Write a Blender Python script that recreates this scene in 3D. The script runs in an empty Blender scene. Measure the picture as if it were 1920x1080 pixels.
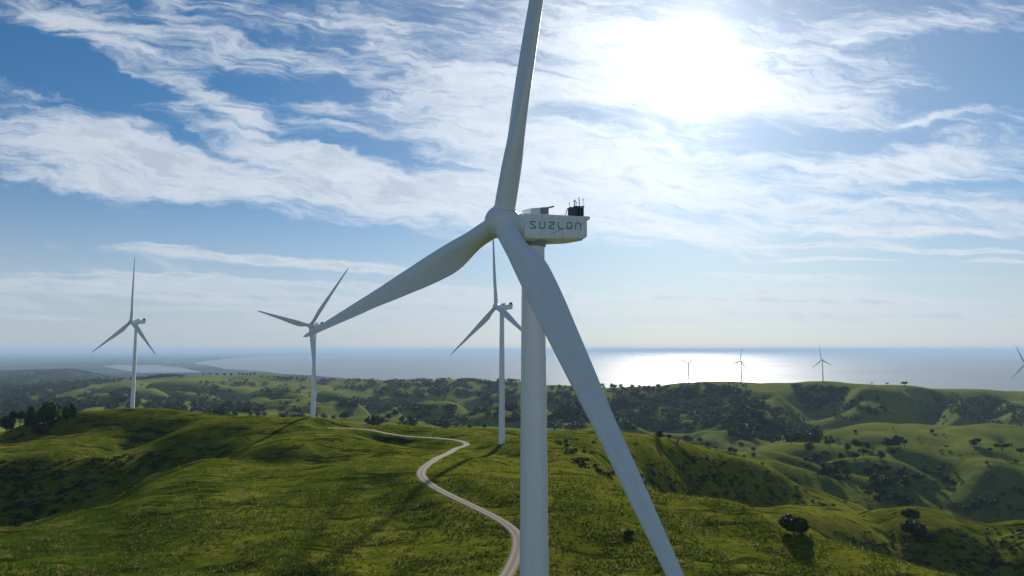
import bpy, math, random
import numpy as np
from mathutils import Matrix, Vector

C = bpy.context.scene.collection
S = bpy.context.scene
R = math.radians
F = 1299.0                       # focal length in pixels of a 1920 px wide frame
PITCH = math.atan(115.0 / F)     # the camera looks slightly up
CZ = 350.0                       # camera height above the sea
cp, sp_ = math.cos(PITCH), math.sin(PITCH)

def ray(u, v):
    a = (u - 960.0) / F; b = (540.0 - v) / F
    return np.array([a, cp - b * sp_, sp_ + b * cp])

# ------------------------------------------------------------------ camera
cam_d = bpy.data.cameras.new('camera'); cam = bpy.data.objects.new('camera', cam_d); C.objects.link(cam)
cam_d.sensor_width = 36.0; cam_d.lens = 36.0 * F / 1920.0
cam_d.clip_start = 0.5; cam_d.clip_end = 900000.0
cam.location = (0, 0, CZ); cam.rotation_euler = (math.pi / 2 + PITCH, 0, 0)
S.camera = cam
S.render.resolution_x = 1024; S.render.resolution_y = 576
S.view_settings.view_transform = 'Standard'; S.view_settings.look = 'None'
S.view_settings.gamma = 1.0; S.view_settings.use_curve_mapping = False
S.view_settings.exposure = 0.24

# ------------------------------------------------------------------ node helpers
class NT:
    def __init__(s, tree): s.t = tree; s.n = tree.nodes; s.l = tree.links
    def put(s, sock, val):
        if isinstance(val, bpy.types.NodeSocket): s.l.new(val, sock)
        elif val is not None: sock.default_value = val
    def node(s, kind, ins=None, **props):
        nd = s.n.new(kind)
        for k, v in props.items(): setattr(nd, k, v)
        for k, v in (ins or {}).items(): s.put(nd.inputs[k], v)
        return nd
    def m(s, op, a, b=None, c=None, clamp=False):
        nd = s.n.new('ShaderNodeMath'); nd.operation = op; nd.use_clamp = clamp
        s.put(nd.inputs[0], a)
        if b is not None: s.put(nd.inputs[1], b)
        if c is not None: s.put(nd.inputs[2], c)
        return nd.outputs[0]
    def vm(s, op, a, b=None, scale=None):
        nd = s.n.new('ShaderNodeVectorMath'); nd.operation = op
        s.put(nd.inputs[0], a)
        if b is not None: s.put(nd.inputs[1], b)
        if scale is not None: s.put(nd.inputs['Scale'], scale)
        return nd.outputs['Value'] if op in ('DOT_PRODUCT', 'LENGTH') else nd.outputs[0]
    def mix(s, f, a, b, blend='MIX'):
        nd = s.n.new('ShaderNodeMix'); nd.data_type = 'RGBA'; nd.blend_type = blend
        s.put(nd.inputs[0], f); s.put(nd.inputs[6], a); s.put(nd.inputs[7], b)
        return nd.outputs[2]
    def mr(s, v, a, b, c=0.0, d=1.0, kind='SMOOTHSTEP'):
        nd = s.n.new('ShaderNodeMapRange'); nd.interpolation_type = kind
        s.put(nd.inputs[0], v); nd.inputs[1].default_value = a; nd.inputs[2].default_value = b
        nd.inputs[3].default_value = c; nd.inputs[4].default_value = d
        return nd.outputs[0]
    def xyz(s, x, y, z=0.0):
        nd = s.n.new('ShaderNodeCombineXYZ')
        for i, v in enumerate((x, y, z)): s.put(nd.inputs[i], v)
        return nd.outputs[0]
    def noise(s, vec, scale, detail=4, rough=0.5, dist=0.0, color=False, **kw):
        nd = s.n.new('ShaderNodeTexNoise'); s.put(nd.inputs['Vector'], vec)
        nd.inputs['Scale'].default_value = scale; nd.inputs['Detail'].default_value = detail
        nd.inputs['Roughness'].default_value = rough; nd.inputs['Distortion'].default_value = dist
        return nd.outputs[1] if color else nd.outputs[0]

def rgb(r, g, b): return (r, g, b, 1.0)

# ------------------------------------------------------------------ sun and sky
sd = ray(1290, 108); sd = sd / np.linalg.norm(sd)
SUN_EL = math.asin(sd[2]); SUN_AZ = math.atan2(sd[0], sd[1])      # azimuth clockwise from +Y
sun_d = bpy.data.lights.new('sun', 'SUN'); sun = bpy.data.objects.new('sun', sun_d); C.objects.link(sun)
sun_d.energy = 5.0; sun_d.angle = R(1.6); sun_d.color = (1.0, 0.94, 0.84)
sun.rotation_euler = Vector((-sd[0], -sd[1], -sd[2])).to_track_quat('-Z', 'Y').to_euler()
sun.location = (400, 1500, 1200)

W = bpy.data.worlds.new('World'); S.world = W; W.use_nodes = True
w = NT(W.node_tree); w.n.clear()
sky = w.node('ShaderNodeTexSky', sky_type='NISHITA', sun_disc=False)
sky.sun_elevation = SUN_EL; sky.sun_rotation = SUN_AZ; sky.altitude = 300.0
sky.air_density = 1.0; sky.dust_density = 0.3; sky.ozone_density = 2.0
tc = w.node('ShaderNodeTexCoord').outputs['Generated']
sx = w.node('ShaderNodeSeparateXYZ', {0: tc}).outputs
yy = w.m('MAXIMUM', w.m('ABSOLUTE', sx[1]), 0.12)
U = w.m('DIVIDE', sx[0], yy); V = w.m('DIVIDE', sx[2], yy)
UV = w.xyz(U, V, w.m('MULTIPLY', sx[1], 0.35))
# soft domain warp so that the layout of the cloud banks gets ragged borders
wn = w.noise(w.xyz(w.m('MULTIPLY', U, 1.0), w.m('MULTIPLY', V, 2.2)), 5.0, 3, 0.55, color=True)
wv = w.vm('MULTIPLY', w.vm('SUBTRACT', wn, (0.5, 0.5, 0.5)), (0.16, 0.07, 0.0))
wn2 = w.noise(w.xyz(U, w.m('MULTIPLY', V, 1.8)), 22.0, 3, 0.6, color=True)
wv2 = w.vm('MULTIPLY', w.vm('SUBTRACT', wn2, (0.5, 0.5, 0.5)), (0.045, 0.022, 0.0))
UVw = w.vm('ADD', UV, w.vm('SCALE', w.vm('ADD', wv, wv2), scale=w.mr(V, .02, .30, .10, 1.0)))
suv = w.node('ShaderNodeSeparateXYZ', {0: UVw}).outputs
def bank(px, py, rx, ry, ang, wt):
    d = ray(px, py); u0, v0 = d[0] / d[1], d[2] / d[1]
    a = -R(ang); ca, sa = math.cos(a), math.sin(a)
    du = w.m('SUBTRACT', suv[0], u0); dv = w.m('SUBTRACT', suv[1], v0)
    p = w.m('MULTIPLY', w.m('ADD', w.m('MULTIPLY', du, ca), w.m('MULTIPLY', dv, sa)), F / rx)
    q = w.m('MULTIPLY', w.m('SUBTRACT', w.m('MULTIPLY', dv, ca), w.m('MULTIPLY', du, sa)), F / ry)
    r2 = w.m('ADD', w.m('MULTIPLY', p, p), w.m('MULTIPLY', q, q))
    return w.m('MULTIPLY', w.m('EXPONENT', w.m('MULTIPLY', r2, -1.0)), wt)
banks = [
    (520, 120, 420, 42, 4, .62), (60, 15, 260, 50, 0, .45), (400, 190, 270, 30, 24, .75), (170, 240, 260, 38, 22, .55),
    (420, 310, 520, 62, 8, .8), (180, 300, 260, 50, 8, .25), (780, 370, 260, 62, 13, .6), (880, 240, 220, 70, 5, .5),
    (1120, 340, 330, 80, 10, .6), (1250, 440, 230, 34, 10, .5), (1100, 60, 300, 60, 20, .4), (1290, 150, 300, 130, 0, .6),
    (1500, 330, 480, 55, 2, .55), (1760, 290, 230, 45, -8, .6), (1650, 415, 380, 26, 0, .4), (420, 484, 250, 11, 5, 1.3),
    (660, 505, 130, 8, 4, 1.15), (330, 464, 90, 4, 3, .9), (120, 530, 260, 7, 1, .8), (700, 536, 300, 5, 2, .6), (300, 518, 200, 4, 2, .8), (600, 562, 380, 9, 1, .6), (80, 596, 130, 6, 1, .7), (250, 548, 300, 4, 2, .6), (450, 580, 300, 5, 1, .5), (800, 590, 260, 5, 1, .5), (240, 350, 240, 12, 4, .45), (1550, 461, 110, 3.5, 1, 1.2), (1800, 474, 170, 4, 2, 1.2),
    (1570, 488, 130, 3.5, 1, 1.2), (1880, 494, 60, 4, 1, 1.2), (1400, 545, 300, 5, 1, .5), (1700, 565, 300, 6, 1, .5), (1550, 170, 330, 50, -4, .4), (350, 550, 560, 30, 1, .42), (1350, 570, 800, 30, 0, .40), (1500, 520, 420, 7, 1, .8), (1200, 600, 600, 8, 0, .8), (1750, 440, 220, 7, 1, .8), (1650, 385, 300, 8, 2, .6), (1300, 560, 380, 5, 1, .7), (1700, 590, 350, 6, 0, .8), (1650, 620, 500, 4, 0, .7), (400, 615, 500, 4, 0, .6),
    (700, 40, 420, 70, 6, .38), (1700, 50, 260, 38, -6, .42), (1560, 110, 260, 26, 6, .35), (1820, 215, 200, 10, -4, .5), (1000, 130, 200, 60, 15, .3), (250, 60, 300, 22, 6, .35),
    (60, 110, 170, 52, 22, -.95), (570, 158, 130, 20, 3, -.6), (330, 245, 200, 12, 22, -.5), (620, 262, 150, 10, 12, -.6),
    (230, 430, 420, 40, 3, -.8), (620, 455, 260, 26, 8, -.5), (1250, 505, 420, 24, 0, -.5), (1870, 150, 130, 60, -10, -.4),
    (1560, 255, 150, 18, -4, -.45), (1150, 222, 140, 13, 0, -.3), (1820, 352, 220, 9, 0, -.45), (880, 70, 150, 45, 20, -.3),
    (250, 150, 170, 12, 20, -.3),
]
cov = 0.0
for b in banks: cov = w.m('ADD', cov, bank(*b))
# texture of the clouds: streaked cirrus and puffs of altocumulus on a slanting plane
zz = w.m('ADD', w.m('MAXIMUM', sx[2], 0.0), 0.10)
P = w.xyz(w.m('DIVIDE', sx[0], zz), w.m('DIVIDE', sx[1], zz), 0.0)
n_big = w.noise(P, 0.9, 5, 0.55, 0.3)
stre = w.xyz(w.m('ADD', w.m('MULTIPLY', suv[0], 1.0), w.m('MULTIPLY', suv[1], 0.35)), w.m('SUBTRACT', w.m('MULTIPLY', suv[1], 6.5), w.m('MULTIPLY', suv[0], -0.9)))
n_str = w.noise(stre, 3.2, 6, 0.6, 0.5)
n_st2 = w.noise(w.vm('MULTIPLY', stre, (1.0, 1.0, 1.0)), 9.5, 5, .62, .3)
n_puf = w.noise(w.xyz(w.m('ADD', suv[0], w.m('MULTIPLY', suv[1], .5)), w.m('ADD', w.m('MULTIPLY', suv[1], 2.4), w.m('MULTIPLY', suv[0], .45))), 14.0, 6, 0.64, 0.2)
n_fin = w.noise(w.xyz(w.m('MULTIPLY', w.m('ADD', suv[0], w.m('MULTIPLY', suv[1], .8)), .55), w.m('ADD', w.m('MULTIPLY', suv[1], 3.4), w.m('MULTIPLY', suv[0], .5))), 38.0, 4, 0.66)
tex = w.m('ADD', w.m('ADD', w.m('MULTIPLY', n_str, .92), w.m('ADD', w.m('MULTIPLY', n_puf, .48), w.m('MULTIPLY', n_st2, .42))), w.m('ADD', w.m('MULTIPLY', n_big, .25), w.m('MULTIPLY', n_fin, .36)))
dens = w.m('ADD', w.m('MULTIPLY', w.m('SUBTRACT', tex, 1.31), 1.25), w.m('MULTIPLY', cov, 0.58))
alpha = w.m('MULTIPLY', w.m('ADD', w.m('MULTIPLY', w.mr(dens, -.12, 0.42, 0.0, 1.0, 'SMOOTHSTEP'), .62), w.m('MULTIPLY', w.mr(dens, .05, .85, 0.0, 1.0, 'LINEAR'), .32)), w.mr(sx[1], -0.25, .35, .85, 1.0))
# brightness: thin parts and parts near the sun glow, thick parts are greyer
cosA = w.vm('DOT_PRODUCT', w.vm('NORMALIZE', tc), tuple(sd))
ang = w.m('ARCCOSINE', w.m('MINIMUM', cosA, 0.999999))
def fall(wd, k): return w.m('MULTIPLY', w.m('EXPONENT', w.m('MULTIPLY', w.m('POWER', w.m('DIVIDE', ang, wd), 2.0), -1.0)), k)
wide = w.m('MULTIPLY', w.m('EXPONENT', w.m('DIVIDE', ang, -0.30)), 1.0)
thick = w.mr(w.m('ADD', dens, w.m('MULTIPLY', w.m('SUBTRACT', n_puf, .5), 1.6)), 0.25, 0.95)
cbase = w.mix(thick, rgb(.76, .81, .87), rgb(.50, .58, .69))
cbright = w.m('ADD', w.m('ADD', w.m('MULTIPLY', wide, .38), 0.80), w.mr(sx[1], -0.35, .25, .55, 0.0))  # last term: unseen clouds behind the camera brightened as added fill light
ccol = w.vm('SCALE', cbase, scale=cbright)
SKYK = 0.066
skyc = w.vm('SCALE', sky.outputs[0], scale=SKYK)
elv = w.m('ARCSINE', sx[2])
cosS = w.vm('DOT_PRODUCT', w.vm('NORMALIZE', tc), tuple(sd))
skyc = w.vm('MULTIPLY', skyc, w.mix(w.mr(cosS, .80, .99), w.mix(w.mr(elv, .02, .38), rgb(.80, .86, 1.0), rgb(.36, .74, 1.0)), rgb(.62, .80, .95)))
front = w.mr(sx[1], -0.25, .35)
col = w.mix(alpha, skyc, ccol)
# pale veil low over the sea
el = w.m('ARCSINE', sx[2])
veil = w.m('MULTIPLY', w.mr(el, -0.02, 0.23, 0.76, 0.0), w.mr(sx[1], -0.25, .35, .4, 1.0))
veilc = w.vm('SCALE', w.mix(w.mr(wide, .05, .75), rgb(.37, .45, .55), rgb(.78, .76, .73)), scale=1.0)
col = w.mix(veil, col, veilc)
glow = w.m('ADD', w.m('ADD', fall(0.032, 1.4), w.m('MULTIPLY', w.m('EXPONENT', w.m('DIVIDE', ang, -0.052)), .72)), w.m('MULTIPLY', w.m('EXPONENT', w.m('DIVIDE', ang, -0.20)), .22))
col = w.vm('ADD', col, w.vm('SCALE', (1.0, .99, .96), scale=glow))
bg = w.node('ShaderNodeBackground', {'Color': col, 'Strength': 1.0})
wo = w.node('ShaderNodeOutputWorld', {0: bg.outputs[0]})
W.cycles.sampling_method = 'MANUAL'; W.cycles.sample_map_resolution = 1024

# ------------------------------------------------------------------ materials
MATS = {}
def mat(name, fn=None, **kw):
    if name in MATS: return MATS[name]
    m = bpy.data.materials.new(name); m.use_nodes = True; m.node_tree.nodes.clear()
    t = NT(m.node_tree)
    p = t.node('ShaderNodeBsdfPrincipled')
    for k, v in kw.items(): p.inputs[k.replace('_', ' ')].default_value = v
    t.node('ShaderNodeOutputMaterial', {0: p.outputs[0]})
    if fn: fn(t, p)
    MATS[name] = m; return m

def f_paint(base, grime):
    def fn(t, p):
        o = t.node('ShaderNodeTexCoord').outputs['Object']
        st = t.vm('MULTIPLY', o, (1.2, 1.2, .05))
        a = t.noise(st, 2.2, 5, .6); b = t.noise(o, 0.9, 5, .6)
        v = t.mr(t.m('ADD', t.m('MULTIPLY', a, .6), t.m('MULTIPLY', b, .4)), .42, .68)
        t.put(p.inputs['Base Color'], t.mix(v, rgb(*base), rgb(*grime)))
        t.put(p.inputs['Roughness'], t.mr(b, .3, .7, .32, .5))
    return fn
M_TOWER = mat('tower_paint', f_paint((.77, .79, .82), (.69, .71, .74)))
M_BLADE = mat('blade_gelcoat', f_paint((.72, .76, .80), (.66, .70, .74)))
M_NAC = mat('nacelle_paint', f_paint((.81, .82, .84), (.74, .75, .76)))
M_BELLY = mat('belly_paint', f_paint((.62, .52, .34), (.48, .40, .27)))
M_TEAL = mat('teal_lettering', f_paint((.025, .19, .21), (.04, .23, .24)))
M_DARK = mat('dark_metal', lambda t, p: t.put(p.inputs['Base Color'], t.mix(t.noise(t.node('ShaderNodeTexCoord').outputs['Object'], 3.0), rgb(.03, .045, .055), rgb(.075, .09, .10))), Roughness=.55, Metallic=.3)
M_GREY = mat('grey_metal', lambda t, p: t.put(p.inputs['Base Color'], t.mix(t.noise(t.node('ShaderNodeTexCoord').outputs['Object'], 3.0), rgb(.18, .19, .18), rgb(.27, .28, .27))), Roughness=.5)

def f_leaf(dark, light):
    def fn(t, p):
        g = t.node('ShaderNodeNewGeometry')
        n = t.noise(g.outputs['Position'], .35, 3, .6)
        rnd = t.node('ShaderNodeObjectInfo').outputs['Random']
        isl = g.outputs['Random Per Island']
        c = t.mix(t.m('ADD', t.m('MULTIPLY', n, .5), t.m('MULTIPLY', isl, .5)), rgb(*dark), rgb(*light))
        c = t.mix(t.m('MULTIPLY', rnd, .35), c, rgb(light[0] * 1.3, light[1] * 1.05, light[2]))
        t.put(p.inputs['Base Color'], c)
        t.put(p.inputs['Roughness'], .8)
        p.inputs['Specular IOR Level'].default_value = .15
    return fn
M_LEAF = mat('eucalypt_leaves', f_leaf((.012, .034, .012), (.042, .085, .022)))
M_SCRUB = mat('scrub_leaves', f_leaf((.014, .028, .009), (.040, .062, .018)))
M_BARK = mat('grey_bark', lambda t, p: t.put(p.inputs['Base Color'], t.mix(t.noise(t.node('ShaderNodeTexCoord').outputs['Object'], 6.0), rgb(.05, .042, .035), rgb(.14, .12, .10))), Roughness=.9)

def f_ground(t, p):
    g = t.node('ShaderNodeNewGeometry'); pos = g.outputs['Position']
    flat = t.vm('MULTIPLY', pos, (1, 1, .35))
    n1 = t.noise(flat, .0022, 5, .55)
    n2 = t.noise(flat, .016, 5, .62, .4)
    n3 = t.noise(flat, .11, 4, .65, .5)
    n4 = t.noise(flat, .9, 4, .7)
    n5 = t.noise(flat, 3.1, 3, .7)
    n6 = t.noise(t.vm('MULTIPLY', t.vm('ADD', pos, t.vm('SCALE', t.noise(flat, .02, 3, .5, color=True), scale=30.0)), (.035, .17, .12)), 1.0, 5, .68)
    s = t.m('ADD', t.m('MULTIPLY', n1, .35), t.m('ADD', t.m('MULTIPLY', n2, .4), t.m('MULTIPLY', n3, .25)))
    c = t.mix(t.mr(s, .40, .60), rgb(.052, .090, .006), rgb(.190, .200, .018))
    c = t.mix(t.m('MULTIPLY', t.mr(n3, .48, .66), .55), c, rgb(.215, .185, .040))
    c = t.mix(t.m('MULTIPLY', t.mr(n4, .50, .72), .65), c, rgb(.016, .028, .003))
    c = t.mix(t.m('MULTIPLY', t.mr(n5, .58, .78), .5), c, rgb(.16, .145, .035))
    c = t.mix(t.m('MULTIPLY', t.mr(n2, .55, .70), .45), c, rgb(.020, .038, .003))
    c = t.mix(t.m('MULTIPLY', t.mr(n6, .53, .60), .8), c, rgb(.014, .027, .003))
    c = t.mix(t.m('MULTIPLY', t.mr(n6, .36, .46, 1.0, 0.0), .45), c, rgb(.12, .125, .012))
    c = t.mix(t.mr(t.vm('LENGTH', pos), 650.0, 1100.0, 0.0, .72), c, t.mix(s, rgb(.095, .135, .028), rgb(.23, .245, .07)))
    # fields and dark bush on the coastal plain, far away
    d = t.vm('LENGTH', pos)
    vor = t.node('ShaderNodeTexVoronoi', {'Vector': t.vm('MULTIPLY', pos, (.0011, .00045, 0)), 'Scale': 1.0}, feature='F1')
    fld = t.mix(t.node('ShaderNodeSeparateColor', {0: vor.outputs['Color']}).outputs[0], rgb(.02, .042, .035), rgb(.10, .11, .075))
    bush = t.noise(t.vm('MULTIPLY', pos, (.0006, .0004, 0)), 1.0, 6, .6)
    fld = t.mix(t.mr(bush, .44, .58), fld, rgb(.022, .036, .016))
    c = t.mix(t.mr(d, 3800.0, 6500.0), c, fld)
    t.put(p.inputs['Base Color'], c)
    p.inputs['Roughness'].default_value = 1.0; p.inputs['Specular IOR Level'].default_value = .0
    p.inputs['Sheen Weight'].default_value = .0; p.inputs['Sheen Roughness'].default_value = .6
    p.inputs['Sheen Tint'].default_value = rgb(.55, .62, .25)
    h = t.m('ADD', t.m('MULTIPLY', n4, 1.0), t.m('ADD', t.m('MULTIPLY', n5, .35), t.m('ADD', t.m('MULTIPLY', n3, 2.2), t.m('MULTIPLY', n6, -1.8))))
    bp = t.node('ShaderNodeBump', {'Height': h, 'Strength': .8, 'Distance': 1.3})
    t.put(p.inputs['Normal'], bp.outputs[0])
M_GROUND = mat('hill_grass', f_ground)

def f_road(t, p):
    u = t.node('ShaderNodeUVMap', uv_map='UVMap').outputs[0]
    s = t.node('ShaderNodeSeparateXYZ', {0: u}).outputs
    pos = t.node('ShaderNodeNewGeometry').outputs['Position']
    n = t.noise(pos, .8, 5, .65); n2 = t.noise(pos, .22, 4, .6)
    d = t.m('ABSOLUTE', t.m('SUBTRACT', s[0], .5))
    rut = t.m('ABSOLUTE', t.m('SUBTRACT', d, .22))
    rutm = t.mr(t.m('ADD', rut, t.m('MULTIPLY', t.m('SUBTRACT', n, .5), .12)), .03, .13, 1.0, 0.0)
    c = t.mix(n, rgb(.10, .083, .06), rgb(.16, .135, .10))
    c = t.mix(rutm, c, rgb(.24, .195, .15))
    verge = t.mr(t.m('ADD', d, t.m('MULTIPLY', t.m('SUBTRACT', n2, .5), .28)), .40, .50)
    c = t.mix(verge, c, rgb(.07, .085, .025))
    mid = t.mr(t.m('ADD', d, t.m('MULTIPLY', t.m('SUBTRACT', n2, .5), .12)), .02, .09, .5, 0.0)
    c = t.mix(mid, c, rgb(.10, .10, .05))
    t.put(p.inputs['Base Color'], c); p.inputs['Roughness'].default_value = .95
    t.put(p.inputs['Normal'], t.node('ShaderNodeBump', {'Height': n, 'Strength': .5, 'Distance': .15}).outputs[0])
M_ROAD = mat('gravel_track', f_road)

def f_sea(t, p):
    pos = t.node('ShaderNodeNewGeometry').outputs['Position']
    n = t.noise(t.vm('MULTIPLY', pos, (.00022, .0006, 0)), 1.0, 5, .6)
    t.put(p.inputs['Base Color'], t.mix(n, rgb(.20, .225, .235), rgb(.25, .27, .275)))  # pale base colour stands in for the weakened sky reflection
    band = t.noise(t.vm('MULTIPLY', pos, (.00006, .0011, 0)), 1.0, 6, .65)
    t.put(p.inputs['Roughness'], t.mr(t.m('ADD', t.m('MULTIPLY', n, .4), t.m('MULTIPLY', band, .6)), .36, .64, .36, .60)); p.inputs['Specular IOR Level'].default_value = .045
    p.inputs['IOR'].default_value = 1.33
    h = t.m('ADD', t.noise(pos, .03, 3, .6), t.noise(pos, .004, 3, .6))
    t.put(p.inputs['Normal'], t.node('ShaderNodeBump', {'Height': h, 'Strength': .12, 'Distance': 4.0}).outputs[0])
M_SEA = mat('sea_water', f_sea)

# ------------------------------------------------------------------ mesh helpers
def mesh_np(name, verts, faces, material, parent=None, smooth=False, matidx=None, mats=None, uvs=None):
    me = bpy.data.meshes.new(name)
    v = np.asarray(verts, dtype=np.float32); f = np.asarray(faces, dtype=np.int32)
    k = f.shape[1]
    me.vertices.add(len(v)); me.vertices.foreach_set('co', v.ravel())
    me.loops.add(f.size); me.loops.foreach_set('vertex_index', f.ravel())
    me.polygons.add(len(f)); me.polygons.foreach_set('loop_start', np.arange(0, f.size, k, dtype=np.int32))
    try: me.polygons.foreach_set('loop_total', np.full(len(f), k, dtype=np.int32))
    except Exception: pass
    if smooth: me.polygons.foreach_set('use_smooth', np.ones(len(f), dtype=bool))
    if uvs is not None:
        l = me.uv_layers.new(name='UVMap'); l.data.foreach_set('uv', np.asarray(uvs, dtype=np.float32)[f.ravel()].ravel())
    me.update(calc_edges=True); me.validate()
    for mm in (mats or [material]): me.materials.append(mm)
    o = bpy.data.objects.new(name, me); C.objects.link(o)
    if parent: o.parent = parent
    return o

class MB:
    def __init__(s): s.v = []; s.f = []; s.sm = []
    def add(s, vs, fs, smooth=False):
        k = len(s.v); s.v += [tuple(map(float, q)) for q in vs]
        s.f += [tuple(i + k for i in q) for q in fs]; s.sm += [smooth] * len(fs); return s
    def loft(s, rings, smooth=True, cap=(True, True)):
        n = len(rings[0]); vs = [q for r in rings for q in r]; fs = []
        for i in range(len(rings) - 1):
            for j in range(n):
                a = i * n + j; b = i * n + (j + 1) % n
                fs.append((a, b, b + n, a + n))
        s.add(vs, fs, smooth)
        if cap[0]: s.add(rings[0], [tuple(reversed(range(n)))])
        if cap[1]: s.add(rings[-1], [tuple(range(n))])
        return s
    def tube(s, a, b, r0, r1=None, n=10, cap=True):
        a = Vector(a); b = Vector(b); r1 = r0 if r1 is None else r1
        d = (b - a).normalized(); x = d.orthogonal().normalized(); y = d.cross(x)
        ring = lambda c, r: [c + (x * math.cos(t) + y * math.sin(t)) * r for t in [2 * math.pi * i / n for i in range(n)]]
        return s.loft([ring(a, r0), ring(b, r1)], True, (cap, cap))
    def box(s, c, size, M=None):
        x, y, z = [q / 2 for q in size]
        vs = [Vector((i * x, j * y, k * z)) for i in (-1, 1) for j in (-1, 1) for k in (-1, 1)]
        if M: vs = [M @ q for q in vs]
        vs = [q + Vector(c) for q in vs]
        return s.add(vs, [(0, 1, 3, 2), (4, 6, 7, 5), (0, 4, 5, 1), (2, 3, 7, 6), (0, 2, 6, 4), (1, 5, 7, 3)])
    def build(s, name, m, parent=None, bevel=0):
        me = bpy.data.meshes.new(name); me.from_pydata(s.v, [], s.f); me.materials.append(m)
        me.polygons.foreach_set('use_smooth', s.sm); me.update()
        o = bpy.data.objects.new(name, me); C.objects.link(o)
        if parent: o.parent = parent
        if bevel:
            b = o.modifiers.new('bevel', 'BEVEL'); b.width = bevel; b.segments = 2; b.limit_method = 'ANGLE'
        return o

def thing(name, label, cat, loc=(0, 0, 0), rz=0, group=None):
    o = bpy.data.objects.new(name, None); C.objects.link(o); o.empty_display_size = 1
    o.location = loc; o.rotation_euler = (0, 0, rz)
    return tag(o, label, cat, group)
def tag(o, label=None, cat=None, group=None, kind=None):
    if label: o['label'] = label
    if cat: o['category'] = cat
    if group: o['group'] = group
    if kind: o['kind'] = kind
    return o

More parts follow.
